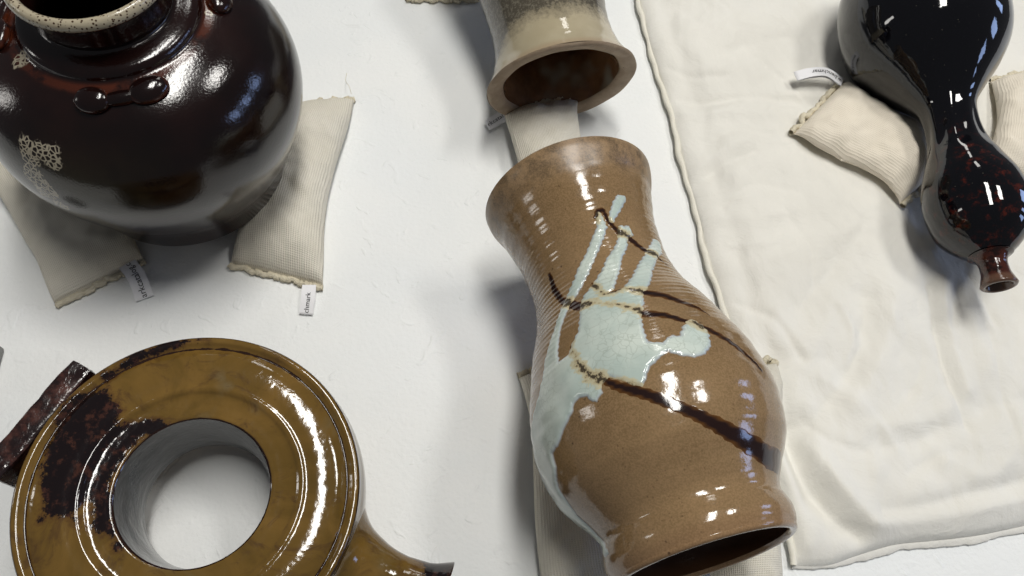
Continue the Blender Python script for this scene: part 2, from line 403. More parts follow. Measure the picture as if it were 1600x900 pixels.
FOLDS = [([(1232, 668), (1262, 750), (1300, 800), (1345, 838)], .011, -.0085), ([(1262, 690), (1310, 760), (1370, 822)], .012, .0040), ([(1228, 720), (1246, 800), (1262, 850)], .008, .003),
         ([(1355, 468), (1338, 560), (1300, 620), (1262, 668)], .012, -.0042), ([(1392, 470), (1372, 560), (1330, 640)], .013, .0028),
         ([(1452, 450), (1462, 520), (1484, 600), (1512, 668)], .0055, -.0032), ([(1470, 450), (1484, 530), (1508, 612)], .007, .0022),
         ([(1490, 455), (1486, 508)], .005, -.0018), ([(1532, 470), (1552, 505)], .005, -.0016),
         ([(1062, 150), (1110, 158), (1160, 152), (1250, 160)], .006, -.0030), ([(1070, 176), (1130, 176), (1200, 178)], .008, .0022),
         ([(1085, 285), (1125, 262), (1180, 238)], .006, -.0026), ([(1082, 265), (1120, 240), (1170, 220)], .008, .0018),
         ([(1180, 90), (1220, 122), (1275, 172)], .003, -.0012), ([(1090, 330), (1180, 345), (1240, 330)], .010, .0020),
         ([(1150, 420), (1230, 400), (1330, 360)], .014, .0022), ([(1380, 700), (1430, 688), (1490, 662)], .010, -.0026),
         ([(1360, 668), (1440, 660), (1480, 640)], .009, .0018), ([(1380, 800), (1450, 788), (1520, 770), (1600, 752)], .007, -.0032),
         ([(1360, 822), (1460, 812), (1530, 798), (1620, 776)], .007, .0024), ([(1530, 640), (1600, 628), (1680, 640)], .012, -.0026),
         ([(1350, 350), (1300, 420), (1250, 480)], .009, -.0020), ([(1330, 600), (1300, 570), (1210, 560)], .009, -.0018),
         ([(1060, 60), (1130, 40), (1210, 50)], .012, .0016), ([(1120, 90), (1180, 70), (1260, 60)], .008, -.0016),
         ([(1258, 655), (1300, 690), (1352, 706)], .0035, -.0016), ([(1150, 470), (1210, 500), (1252, 560)], .004, -.0016), ([(1310, 480), (1330, 520), (1322, 570)], .0035, .0012),
         ([(1540, 330+180), (1558, 600), (1590, 700)], .005, -.0014), ([(1400, 640), (1430, 600), (1440, 560)], .004, -.0012), ([(1040, 100), (1090, 120), (1140, 118)], .0035, -.0014),
         ([(1110, 220), (1150, 205), (1205, 210)], .003, -.0012), ([(1130, 320), (1180, 290), (1240, 300)], .004, -.0014), ([(1140, 380), (1190, 385), (1230, 370)], .003, .0010),
         ([(1225, 330), (1262, 390), (1270, 450)], .0045, -.0014), ([(1420, 740), (1470, 712), (1500, 706)], .0035, -.0016), ([(1280, 590), (1350, 640), (1400, 700)], .005, .0014),
         ([(1420, 360), (1470, 430), (1540, 560), (1600, 700)], .014, .0020), ([(1480, 720), (1530, 745), (1590, 700)], .010, .002)]
for pts, wd, amp in FOLDS:
    q = resample(np.array([at(*p, .018)[:2] for p in pts]), 14)
    d, _ = seg_dist(XY, q); Z += (1.35*amp*np.exp(-(d/wd)**1.45)).reshape(Z.shape)*np.minimum(1, np.minimum(dl, db)/.02)
nz = fbm(np.c_[XY[::1], np.zeros(len(XY))], 9, 3).reshape(Z.shape); nz2 = fbm(np.c_[XY[:, 0]*1.6, XY[:, 1], XY[:, 0]*0], 38, 2).reshape(Z.shape)
Z += (nz*.0050+nz2*.0011)*np.minimum(1, np.minimum(dl, db)/.03)
P[..., 2] = np.maximum(Z, 0)+.0035
for bd in (gourd,):                                # the bottle sinks a little into the pad
    for _ in range(10):
        ins = bd.inside(P.reshape(-1, 3), .0008).reshape(Z.shape); P[..., 2] -= ins*.001
PAD = P
def pad_z(x, y):
    k = np.argmin((PAD[..., 0].ravel()-x)**2+(PAD[..., 1].ravel()-y)**2); return PAD[..., 2].ravel()[k]
pad = empty('muslin_pad', left[0]*[1, 1, 0], 'large cream muslin-covered pad with a corded seam lying under the black gourd bottle', 'pad')
uvp = np.stack([dl, db], -1).reshape(-1, 2)
mesh('cover', P.reshape(-1, 3), gridfaces(NV, NU), M_MUSLIN, pad, uv=uvp)
# lower layer of the cover showing along the near hem, sides closed down to the table
lo = P.copy(); off = np.array([0, -.004, 0.]); k = 14
row = bott+off; prof = [(0, .0035), (-.0022, .0028), (-.003, .0015), (-.001, .0006), (.006, .0006)]
wv_ = .0012*np.sin(np.linspace(0, 40, NU))+.001*np.random.randn(NU).cumsum()*.25
VV = np.stack([np.c_[bott[:, 0], bott[:, 1]+a+wv_*(a < 0), np.full(NU, z)] for a, z in prof]); mesh('lower_hem', VV.reshape(-1, 3), gridfaces(5, NU, flip=True), M_MUSLIN, pad, uv=np.tile(uvp[:NU], (5, 1)))
sp_ = left.copy(); sp_[:, 2] = .0068+.0012*np.sin(np.linspace(0, 30, NV)); sp_[:, 0] += .0009*np.sin(np.linspace(0, 55, NV))+.0006*np.sin(np.linspace(0, 170, NV))
tube('corded_seam', sp_, .0026, M_SEAM, pad, 10, taper=1+.12*np.sin(np.linspace(0, 90, NV)))
sk = left.copy(); sk2 = left.copy(); sk[:, 2] = .006; sk2[:, 2] = .0006; sk2[:, 0] += .001
mesh('side_band', np.stack([sk, sk2]).reshape(-1, 3), gridfaces(2, NV), M_MUSLIN, pad, uv=np.c_[np.zeros(2*NV), np.tile(vS.ravel(), 2)])

# ------------------------------------------------------------------ knitted shot bags
def text_mesh(s):
    cu = bpy.data.curves.new('t', 'FONT'); cu.body = s; cu.size = 1; cu.resolution_u = 2; o = bpy.data.objects.new('t', cu)
    col.objects.link(o); dg = bpy.context.evaluated_depsgraph_get(); me = bpy.data.meshes.new_from_object(o.evaluated_get(dg))
    V = np.array([v.co[:] for v in me.vertices]); Fs = []
    for p in me.polygons:
        vs = list(p.vertices); Fs += [(vs[0], vs[i], vs[i+1]) for i in range(1, len(vs)-1)]
    bpy.data.objects.remove(o); bpy.data.meshes.remove(me); return V, np.array(Fs)
def make_tag(bag, path_px, zs, width, words, rev, side=1, fsize=.0052, start=.0, loop=.004):
    """ribbon loop sewn into the hem; words run along it"""
    path = np.array([at(x, y, z) for (x, y), z in zip(path_px, zs)]); path = resample(path, 14)
    T = np.gradient(path, axis=0); T /= np.linalg.norm(T, axis=1)[:, None]; S = np.cross(T, [0, 0, 1.]); S /= np.linalg.norm(S, axis=1)[:, None]
    def strip(off, drop, name):
        m_ = 5; a = np.linspace(-.5, .5, m_); V = path[:, None]+S[:, None]*(a*width)[None, :, None]
        V = V+np.array([0, 0, 1.])*(off-drop*np.sin(np.linspace(0, 1, 14)*math.pi)[:, None, None]); return V
    top = strip(.0, 0, 'a'); bot = strip(-.0006, loop*.5, 'b'); allV = np.concatenate([top, bot[::-1]])
    allV[..., 2] = np.maximum(allV[..., 2], .0005)
    tg = mesh('tag', allV.reshape(-1, 3), gridfaces(28, 5), M_TAG, bag)
    V, Fs = text_mesh(words); V[:, :2] *= fsize; V[:, 0] += start; L_ = np.linalg.norm(np.diff(path, axis=0), axis=1).sum()
    x = V[:, 0]; y = V[:, 1]-fsize*.33
    if rev: x = L_-x; y = -y
    k = np.clip(x/L_*13, 0, 13-1e-6); i = k.astype(int); fr = (k-i)[:, None]
    pos = path[i]*(1-fr)+path[i+1]*fr; s_ = S[i]
    W = pos-s_*(y*side)[:, None]+np.array([0, 0, .00035]); keep = (x > .0002) & (x < L_-.0002)
    Fs = Fs[keep[Fs].all(1)]
    mesh('lettering', W, Fs, M_INK, tg if False else bag, smooth=False).name = 'lettering'
    return tg
def make_bag(corners, zs, thick, label, mat=M_KNIT, press=(), seed=0, ends=(1, 1), base=0.0006, floor=None, rumple=.0012, group='knitted shot bags steadying the pots'):
    """corners: pixel corners start-left, start-right, end-right, end-left of the bag lying flat"""
    c_ = [at(x, y, z) for (x, y), z in zip(corners, zs)]
    n, m_ = 90, 72
    tt = np.linspace(0, 1, n)[:, None]; ph = np.linspace(0, 2*math.pi, m_, endpoint=False)[None]
    ce = np.cos(ph); se = np.sin(ph); sx = .5+.5*np.sign(ce)*np.abs(ce)**.95
    end = np.clip(1-np.abs(2*tt-1)**5.0, 0, 1)**.62
    if not ends[0]: end = np.where(tt < .5, 1, end)
    pinch = 1-.045*end+.03*np.sin(tt*7+seed)
    sx = .5+(sx-.5)*pinch
    A, B, C_, D_ = c_
    sag = np.zeros_like(tt)
    P = (A*(1-tt)[..., None]*(1-sx)[..., None]+B*(1-tt)[..., None]*sx[..., None]+C_*tt[..., None]*sx[..., None]+D_*tt[..., None]*(1-sx)[..., None])
    lat = (B-A)/np.linalg.norm(B-A); P = P+lat*(.0035*np.sin(tt*5.0+seed*1.7)*np.minimum(1, 6*tt*(1-tt)))[..., None]
    hz = thick*end*(np.abs(se)**.88)
    fl = P[..., 2].copy()-min(zs) if floor is None else floor
    bz = (base if floor is None else floor)
    cz = bz+.0012+thick*end*.32
    z = np.where(se > 0, cz+hz*.68, cz-hz*.32)
    P[..., 2] = z
    if floor is None: P[..., 2] += (np.array([q[2] for q in c_]).max() > .0)*0
    nn = fbm(np.c_[P.reshape(-1, 3)[:, :2], np.full(n*m_, seed)], 30, 3).reshape(n, m_)
    P[..., 2] += nn*rumple*3*end*(se > 0)
    gat = np.exp(-tt/.07)*.9*ends[0]+np.exp(-(1-tt)/.09); P[..., 2] += .0016*gat*np.sin(sx*24+5*np.sin(sx*3+seed)+seed)*(se > 0)*np.minimum(end*2, 1)
    edge_n = np.array([mnoise.noise(Vector((k_*.35, seed*3.1, 0))) for k_ in range(m_)])
    P[0, :, 2] += .0; V = P.reshape(-1, 3)
    for _ in range(90):
        ins = np.zeros(len(V), bool)
        for bd in press: ins |= bd.inside(V, .0020)
        if not ins.any(): break
        V[ins, 2] -= .0006
    V[:, 2] = np.maximum(V[:, 2], (base if floor is None else floor-.002))
    P = V.reshape(n, m_, 3)
    ctr = P.reshape(-1, 3).mean(0)*[1, 1, 0]
    g = empty('shot_bag', ctr, label, 'shot bag', group)
    W_ = np.linalg.norm(B-A); L_ = np.linalg.norm((D_+C_)/2-(A+B)/2)
    uv = np.stack([sx*W_+0*tt, tt*L_+0*sx], -1).reshape(-1, 2)
    mesh('knit_sleeve', V, gridfaces(n, m_, True, flip=True), mat, g, uv=uv)
    for e_, on in ((0, ends[0]), (n-1, ends[1])):
        if not on: continue
        line = P[e_, :m_//2+1]; line = resample(line[::-1], 70).copy()
        dirn = ((A+B)-(C_+D_)) if e_ == 0 else ((C_+D_)-(A+B)); dirn = dirn/np.linalg.norm(dirn)
        line += dirn*.0022; wob = np.array([mnoise.noise(Vector((i*.14, seed+e_, 2))) for i in range(70)])
        line += dirn*wob[:, None]*.0045; line[:, 2] = np.maximum(line[:, 2]+.0005+np.abs(wob)*.004, .003+(0 if floor is None else floor))
        tube('hem', line, .0027, M_HEM, g, 8, wob=.14)
    g['_P'] = 0; del g['_P']
    return g, P

b1, _ = make_bag([(448, 158), (551, 146), (500, 438), (357, 402)], (.014,)*4, .036, 'knitted bag standing clear in the light on the right of the big dark jar', press=(jar,), seed=1)
make_tag(b1, [(483, 445), (481, 466), (478, 491)], (.007, .007, .003), .0118, 'chmark', True, start=.0008, fsize=.0062)
b2, _ = make_bag([(-52, 205), (92, 150), (218, 398), (77, 466)], (.014,)*4, .030, 'shaded knitted bag left of the big dark jar with a curled tag', press=(jar,), seed=2)
make_tag(b2, [(195, 408), (213, 432), (226, 466)], (.007, .008, .003), .0150, 'arkcatalog.co', True, start=.0003, fsize=.0078)
b3, _ = make_bag([(787, 162), (906, 144), (925, 400), (832, 420)], (.026,)*4, .026, 'narrow knitted bag reaching from the cream vase mouth to under the brown vase rim', mat=M_KNIT, press=(vase,), seed=3, floor=.013)
make_tag(b3, [(795, 176), (780, 184), (761, 196)], (.016, .012, .006), .0125, 'rkcatal', True, start=.0008, fsize=.0066)
b4, _ = make_bag([(810, 584), (905, 550), (1010, 980), (858, 980)], (.014,)*4, .040, 'long knitted bag under the left side of the brown stoneware vase', press=(vase,), seed=4)
b5, _ = make_bag([(1092, 590), (1223, 557), (1212, 990), (1100, 990)], (.014, .03, .014, .014), .040, 'long knitted bag under the right side of the brown stoneware vase, beside the pad corner', press=(vase,), seed=5, base=.014)
b6, _ = make_bag([(1242, 204), (1322, 122), (1500, 236), (1412, 314)], (.030,)*4, .028, 'ribbed knitted bag on the pad, left of the black gourd bottle, its white tag showing', mat=M_KNIT2, press=(gourd,), seed=6, floor=.0215)
make_tag(b6, [(1316, 128), (1290, 112), (1266, 113), (1243, 119)], (.034, .040, .038, .034), .0115, 'w.benchmar', False, side=1, start=.001, fsize=.0068)
b7, _ = make_bag([(1552, 122), (1690, 92), (1720, 330), (1540, 262)], (.030,)*4, .030, 'ribbed knitted bag on the pad, cut by the right edge beside the black gourd bottle', mat=M_KNIT2, press=(gourd,), seed=7, floor=.0215)
b8, _ = make_bag([(600, -180), (760, -190), (748, -14), (634, -15)], (.014,)*4, .030, 'knitted bag at the top edge, shaded on the left of the cream vase', press=(cream,), seed=8)
# loose thread at the corner of the bag beside the jar
th = resample(np.array([at(549, 147, .010), at(546, 136, .016), at(540, 126, .012), at(542, 114, .010)]), 14)
tube('loose_thread', th, .00022, M_HEM, b1, 5)

# ------------------------------------------------------------------ brown stoneware vase lying on its side
vo = empty('stoneware_vase', (VA+VB)/2*[1, 1, 0], 'brown stoneware vase lying on its side with a pale blue poured glaze like a hand', 'vase')
RW = .078
def surf(p, ext=0.0):
    """pixel on the vase -> (arc, length) in mm on its surface; misses are walked inward and wrapped on"""
    k = vase.cast(*p)
    if k is not None: return np.array([k[1]*RW*1000, k[0]*1000])
    ax = np.array([995., 590.]) if False else None
    for s_ in np.linspace(0, 1, 120):
        q = (p[0]+s_*60, p[1]-s_*8)
        k = vase.cast(*q)
        if k is not None: break
    return np.array([(k[1])*RW*1000, k[0]*1000])
th_c = surf((1000, 600))[0]
left_sign = math.copysign(1, surf((900, 640))[0]-surf((1100, 640))[0])
def wrap(p, deg):
    q = surf(p); return q+np.array([left_sign*math.radians(deg)*RW*1000, 0])
PALE = [(930, 335), (934, 328), (940, 335), (949, 355), (942, 377), (932, 400), (922, 425), (917, 434), (901, 463), (891, 475), (885, 492), (877, 515), (872, 547), (874, 564),
        (888, 553), (894, 536), (903, 518), (906, 492), (907, 475), (911, 463), (920, 452), (929, 440), (940, 422), (947, 405), (957, 390), (965, 375), (964, 360), (967, 354), (982, 354), (990, 367), (981, 374), (981, 385), (972, 405), (969, 422),
        (965, 434), (959, 453), (952, 457), (962, 456), (975, 448), (986, 434), (992, 422), (997, 412), (1007, 397), (1012, 387), (1021, 372), (1030, 380), (1035, 397), (1027, 402), (1020, 424), (1017, 440), (1011, 453), (1004, 457), (1007, 472), (1002, 492), (1005, 512), (1012, 533),
        (1036, 535), (1041, 527), (1051, 524), (1062, 524), (1067, 507), (1079, 498), (1096, 507), (1108, 521), (1111, 541), (1103, 553), (1085, 559), (1062, 556), (1044, 550), (1038, 553), (1027, 564), (1014, 576), (1010, 593), (1004, 605),
        (986, 602), (969, 593), (952, 590), (940, 602), (943, 613), (934, 628), (926, 629), (917, 621), (906, 622), (897, 631), (897, 642), (888, 660), (880, 677), (876, 691), (865, 709), (870, 730), (873, 760), (885, 778), (906, 808), (936, 838), (954, 865)]
OUTL = [((950, 868), 6), ((905, 815), 22), ((870, 770), 30), ((848, 720), 26), ((836, 665), 14)]
INL = [(838, 635), (843, 617), (848, 593), (851, 562), (858, 541), (868, 510), (877, 481), (885, 463), (897, 437), (902, 422), (915, 395), (925, 372), (932, 355)]
def rough_poly(pts, amp=1.0, seed=0):
    out = []; pts = [np.asarray(p) for p in pts]
    for i in range(len(pts)):
        a, b = pts[i], pts[(i+1) % len(pts)]; L_ = np.linalg.norm(b-a); k = max(1, int(L_/1.6))
        for j in range(k):
            q = a+(b-a)*j/k; out.append(q+amp*np.array([mnoise.noise(Vector((q[0]*.45, q[1]*.45, seed))), mnoise.noise(Vector((q[0]*.45, q[1]*.45, seed+9)))]))
    return np.array(out)
poly1 = rough_poly([surf(p) for p in PALE]+[wrap(p, a) for p, a in OUTL]+[surf(p) for p in INL], .9)
poly2 = rough_poly([surf(p) for p in [(965, 304), (976, 305), (979, 312), (970, 330), (957, 350), (950, 345), (952, 332), (957, 315)]], .6, 3)
LINES = [([(931, 340), (934, 330), (942, 328), (950, 345), (965, 362), (985, 374), (1007, 391), (1027, 402), (1044, 416)], [2.6, 2.8, 2.6, 2.6, 2.9, 3.1, 3.4, 1.8, 1.2]),
         ([(859, 431), (866, 452), (878, 470), (905, 479), (937, 475), (975, 478), (1005, 490), (1038, 492), (1067, 501), (1102, 513), (1137, 531), (1168, 556), (1190, 580)], [3.0, 4.2, 3.2, 3.8, 1.2, 1.2, 3.0, 3.0, 2.2, 2.4, 2.6, 2.6, 1.6]),
         ([(925, 443), (945, 460), (975, 452), (1004, 457), (1038, 462), (1067, 472), (1093, 482), (1108, 492)], [1.0, 1.2, 1.0, 3.2, 3.2, 2.8, 2.2, .8]),
         ([(893, 541), (906, 567), (922, 588), (946, 595), (963, 603), (992, 611), (1021, 620), (1062, 636), (1104, 656), (1140, 676), (1170, 694), (1200, 714), (1218, 724)], [1.6, 2.4, 2.6, 2.4, 3.2, 3.6, 3.6, 3.6, 4.2, 4.8, 5.4, 5.8, 6.0])]
# surface grid
NT, NX = 640, 560
th0 = th_c/1000/RW+math.pi
uo = np.linspace(0, 1, NX)
rib = lambda X: .00013*np.sin(X*2*math.pi/.0040)*np.exp(-((X/vase.L-.40)/.17)**2)+.00010*np.sin(X*2*math.pi/.0115+1.2)+.00025*np.sin(X*2*math.pi/.034)
def vdisp(X, T, R_): return rib(X+T*.0010)
prof_o = np.stack([uo*vase.L, vase.rad(uo)], 1)
# wrap the arc coordinate to lie near th_c
Tg = th0+np.linspace(0, 2*math.pi, NT, endpoint=False)
Xg = np.repeat((uo*vase.L)[:, None], NT, 1); TG = np.repeat(Tg[None], NX, 0)
arc = (((TG-th_c/1000/RW+math.pi) % (2*math.pi))-math.pi+th_c/1000/RW)*RW*1000
G2 = np.stack([arc.ravel(), (Xg*1000).ravel()], 1)
near = np.abs(G2[:, 0]-th_c) < 190
def sd(fun, default=-50.):
    out = np.full(len(G2), default); out[near] = fun(G2[near]); return out
s1 = sd(lambda P_: np.maximum(sdf_poly(P_, poly1), sdf_poly(P_, poly2)))
def linesd(P_):
    best = np.full(len(P_), -50.)
    for pts, wd in LINES:
        q = np.array([surf(p) for p in pts]); d_, a_ = seg_dist(P_, q); best = np.maximum(best, np.interp(a_, np.arange(len(wd)), wd)-d_)
    return best
s2 = sd(linesd)
nzv = np.array([mnoise.fractal(Vector((a*.22, b*.22, 0)), .8, 2, 3) for a, b in G2[::1]]) if False else 0
ed = .9*np.sin(G2[:, 1]*1.5)*np.clip(1-np.abs(s1)/3, 0, 1)*(G2[:, 1] < 190)*.5
s1 = s1+ed; s2 = s2+.35*np.sin(G2[:, 1]*1.55)
Rg = np.repeat(vase.rad(uo)[:, None], NT, 1)+vdisp(Xg, TG, 0)
V0 = vase.pts(Xg, Rg, TG).reshape(-1, 3)
uvv = np.stack([TG/(2*math.pi), Xg], -1).reshape(-1, 2); AL = (Xg/vase.L).ravel()
faces = gridfaces(NX, NT, True)
mesh('body', V0, faces, M_STONE, vo, uv=uvv, attrs={'along': AL})
vth = np.array([mnoise.noise(Vector((a*.06, b*.06, 4))) for a, b in G2[near]]); vthick = np.ones(len(G2)); vthick[near] = 1+.7*vth
def patch(name, s_, thick, low, mat, attrs, wide=1.6):
    k = np.clip(s_/1.2, -1, 1); h = np.where(s_ > 0, thick*vthick*(1-(1-np.clip(s_/wide, 0, 1))**2), low*k*-1*-1)
    Rp = Rg+h.reshape(Rg.shape); V = vase.pts(Xg, Rp, TG).reshape(-1, 3)
    keep = (s_ > -1.2)[faces].any(1); Fk = faces[keep]; ids = np.unique(Fk); mp = np.full(len(V), -1); mp[ids] = np.arange(len(ids))
    mesh(name, V[ids], mp[Fk], mat, vo, uv=uvv[ids], attrs={a: b[ids] for a, b in attrs.items()})
patch('brushed_iron_line', s2, .00005, .0005, M_IRON, {'dark': s2})
fr = np.where(s2 > -30, -s2, 50.)
patch('poured_glaze', s1, .0012, .0006, M_PALE, {'pale': s1, 'fringe': fr+3.2}, 3.2)
# mouth rim and inside wall
rB = vase.rad(1.0); L_ = vase.L; thk = .0062
lipp = [(L_, rB)]+[(L_+.0030*math.sin(a), rB-thk/2+thk/2*math.cos(a)) for a in np.linspace(.2, math.pi, 9)]
turn('mouth_rim', vase, lipp, 200, M_STONE, vo)
ui = np.linspace(1, .05, 60)
turn('inside_wall', vase, [(u*L_, max(vase.rad(u)-thk, .004)) for u in ui]+[(.05*L_, .0005)], 160, M_STONE_IN, vo)
rA = vase.rad(0)
turn('foot_rim', vase, [(0, rA), (-.0022, rA-.002), (-.0022, rA-.009), (.0, rA-.012), (.012, rA-.014), (.012, .0005)], 200, M_CLAY, vo, flip=True)

# ------------------------------------------------------------------ cream vase
co = empty('cream_vase', (cream.A+cream.A*0+np.array([cream.D[0], cream.D[1], 0])*.1)*[1, 1, 0], 'cream glazed vase with a dark flecked band, its flared mouth turned to the brown vase', 'vase')
side = lambda X, T: -.12*np.exp(-(((T-side_t+math.pi) % (2*math.pi)-math.pi)/.55)**2)
side_t = (cream.cast(760, 40) or (0, 0))[1]
turn('body', cream, outer(cream, 160), 300, M_CREAM, co, disp=lambda X, T, R_: .00006*np.sin(X*420+T), attrs={'side': side})
Lc = cream.L; rc = cream.rad(1.0)
turn('mouth_rim', cream, [(Lc, rc), (Lc+.0016, rc-.001), (Lc+.0022, rc-.003), (Lc+.0008, rc-.010), (Lc-.0010, rc-.0145), (Lc-.003, rc-.0158)], 200, M_CLAY, co,
     disp=lambda X, T, R_: .0006*np.sin(T*3)+.0003*np.sin(T*11))
turn('inside_wall', cream, [(Lc-.003, rc-.0158), (Lc-.012, rc-.0175), (Lc-.03, .047), (Lc-.06, .048), (Lc-.12, .056), (Lc-.19, .07), (Lc-.2, .001)], 160, M_CREAM_IN, co)

# ------------------------------------------------------------------ gourd bottle
go = empty('gourd_bottle', (gourd.A+gourd.D*gourd.L*.5)*[1, 1, 0], 'glossy black double gourd bottle with a small brown spout lying on the muslin pad', 'bottle')
def gd(X, T, R_):
    u = X/gourd.L; return .0007*np.sin(T*9+u*20)*np.exp(-((u-.60)/.07)**2)+.0003*np.sin(T*5+2)*np.exp(-((u-.78)/.09)**2)
pr = outer(gourd, 300, 0, .932); pr = np.r_[[(0, .001), (0, .012)], pr]
turn('body', gourd, pr, 260, M_GOURD, go, disp=gd)
pr = outer(gourd, 50, .926, 1.0); rG = gourd.rad(1.0); pr[:, 1] += .0005
pr[0, 1] += .0012; pr[1:3, 1] += .0009
pr = np.r_[pr, [(gourd.L+.0014, rG-.0006), (gourd.L+.0018, rG-.0025), (gourd.L+.0008, rG-.0042), (gourd.L-.01, rG-.006), (gourd.L-.03, rG-.007), (gourd.L-.03, .0005)]]
turn('spout', gourd, pr, 120, M_SPOUT, go)

# ------------------------------------------------------------------ big dark jar
jo = empty('storage_jar', (JX, JY, 0), 'big round black-brown glazed jar with knobbed lugs and a speckled cream lip', 'jar')
def px_ang(p):
    k = jar.cast(*p); return k
spots = [((78, 244), .0120, .0), ((48, 242), .0130, 0), ((52, 274), .0115, 0), ((36, 92), .0075, 0), ((72, 300), .0115, 0), ((95, 322), .009, 0), ((64, 240), .0115, 0), ((325, 20), .003, 0)]
SP = [(jar.pts(*[np.array(v) for v in (px_ang(p)[0], jar.rad(px_ang(p)[0]/jar.L), px_ang(p)[1])]), r) for p, r, _ in spots if px_ang(p) is not None]
collar = px_ang((150, 134)); cx_ = collar[0] if collar else .195
def spk(X, T):
    P_ = jar.pts(X, jar.rad(X/jar.L), T); o = np.zeros(X.shape)
    for c0, r in SP: o = np.maximum(o, np.exp(-(np.linalg.norm(P_-c0, axis=-1)/r)**2))
    return o
gk = px_ang((110, 300)) or (.05, 0)
def grn(X, T): return np.exp(-((X-gk[0])/.022)**2-(((T-gk[1]+math.pi) % (2*math.pi)-math.pi)/.5)**2)
def redm(X, T): return .55*np.exp(-((X-cx_+.0010)/.0009)**2)
def jd(X, T, R_): return .0010*np.exp(-((X-cx_-.0048)/.0028)**2)-.0014*np.exp(-((X-cx_)/.0013)**2)+.0006*np.sin(T*2+1)
pj = outer(jar, 260, 0, .975); pj = np.r_[[(0, .001), (-.001, .05)], pj]
turn('body', jar, pj, 360, M_JAR, jo, disp=jd, attrs={'speckle': spk, 'green': grn, 'red': redm})
zt = jar.L*.978; rl = .053
lp = [(zt-.005, .0474), (zt-.003, .0488), (zt-.002, .0512), (zt+.000, .0528), (zt+.003, .0530), (zt+.0055, .0518), (zt+.0068, .0496), (zt+.0060, .0474), (zt+.0038, .0458), (zt-.002, .0452)]
turn('mouth_rim', jar, resample(lp, 24), 220, M_LIP, jo, attrs={'lipedge': lambda X, T: (X < zt+.0005)*1.0})
turn('inside_wall', jar, [(zt-.002, .0452), (zt-.016, .0425), (zt-.033, .0430), (zt-.05, .070), (zt-.075, .104), (.10, .106), (.03, .085), (.006, .05), (.006, .001)], 120, M_JAR, jo)
def blob(name, c0, ax, up, a, b, h, mat, parent, n=24, at_=None):
    ax = ax/np.linalg.norm(ax); up = up/np.linalg.norm(up); sd_ = np.cross(up, ax)
    la = np.linspace(-math.pi/2, math.pi/2, n)[:, None]; lo_ = np.linspace(0, 2*math.pi, n*2, endpoint=False)[None]
    P_ = c0+(a*np.cos(la)*np.cos(lo_))[..., None]*ax+(b*np.cos(la)*np.sin(lo_))[..., None]*sd_+(h*np.sin(la)+0*lo_)[..., None]*up
    nv = P_.size//3
    return mesh(name, P_.reshape(-1, 3), gridfaces(n, n*2, True), mat, parent, attrs=dict({'speckle': np.zeros(nv), 'green': np.zeros(nv), 'red': np.clip((.55-np.repeat(np.sin(la), n*2, 1).ravel())*1.4, 0, .7)}))
def jar_frame(x, th):
    p = jar.pts(np.array(x), np.array(float(jar.rad(x/jar.L))), np.array(th)); rad = math.cos(th)*jar.e1+math.sin(th)*jar.e2
    dr = (jar.rad(x/jar.L+.01)-jar.rad(x/jar.L-.01))/(.02*jar.L); nrm = rad-dr*jar.D; nrm /= np.linalg.norm(nrm)
    tan = np.cross(jar.D, rad); return p, nrm, tan/np.linalg.norm(tan)
ka, kb = px_ang((146, 157)), px_ang((233, 141))
def lug(x, tha, thb):
    p0, n0, t0 = jar_frame(x, (tha+thb)/2)
    lg = bpy.data.objects.new('lug', None); lg.empty_display_size = .01; link(lg, jo); lg.location = Vector(p0-np.array(jo.location))
    def sub(name, p, nrm, tn, a, b, h):
        o = blob(name, p, tn, nrm, a, b, h, M_JAR, jo); o.parent = lg; o.location = -lg.location; return o
    for th_, a in ((tha, .0118), (thb, .0135)):
        p, nn_, tn = jar_frame(x, th_); sub('knob', p+nn_*.0016, nn_, tn, a, .0092, .0058)
    sub('bridge', p0+n0*.001, n0, t0, .0150, .0050, .0042)
dth = ((kb[1]-ka[1]+math.pi) % (2*math.pi))-math.pi; xm = (ka[0]+kb[0])/2
for q in (0, 1.17, 2, 2.85):
    lug(xm, ka[1]+q*math.pi/2, ka[1]+dth+q*math.pi/2)

# ------------------------------------------------------------------ ring flask
RC = at(300, 766, .101); nrm = np.array([.115, -.045, 1.]); nrm /= np.linalg.norm(nrm)
TH = .084
ringr = Rev(RC-nrm*TH, RC, [0, 1], [.11, .11])
K = (H-.098)/(H-.09)
R0 = .1085*K
ro = empty('ring_flask', RC*[1, 1, 0], 'amber and black glazed ring-shaped flask with a square foot lying flat on its side', 'flask')
T_ = TH
top = [(.0490*K, T_-.0050), (.0500*K, T_-.0042), (.0530*K, T_-.0038), (.0600*K, T_-.0034), (.0660*K, T_-.0022), (.0685*K, T_-.0005), (.0700*K, T_), (.0730*K, T_-.0003),
       (.0800*K, T_+.0002), (.0880*K, T_-.0002), (.0950*K, T_-.0016), (.0985*K, T_-.0034), (.1000*K, T_-.0042), (.1015*K, T_-.0034), (.1045*K, T_-.0014), (.1070*K, T_-.0016), (.1084*K, T_-.0030), (.1086*K, T_-.0050)]
outw = [(.1086*K, T_-.0050), (.1096*K, T_-.012), (.1118*K, T_-.024), (.1130*K, T_*.5), (.1118*K, .024), (.1090*K, .010), (.1070*K, .003), (.100*K, .0)]
allp = resample(np.array(top), 150); allo = resample(np.array(outw), 60)
pp = np.r_[allp, allo[1:], [(.052*K, 0)]]
BLK = [(64, 812), (60, 760), (70, 700), (95, 640), (130, 615), (165, 608), (190, 640), (186, 664), (158, 700), (140, 740), (138, 790), (112, 815)]
BLK2 = [(138, 690), (160, 665), (200, 655), (250, 655), (262, 664), (225, 672), (192, 700), (172, 745), (176, 800), (196, 850), (185, 862), (150, 830), (132, 780), (130, 730)]
BLK3 = [(158, 584), (205, 556), (262, 533), (322, 526), (322, 531), (264, 540), (208, 564), (165, 590)]
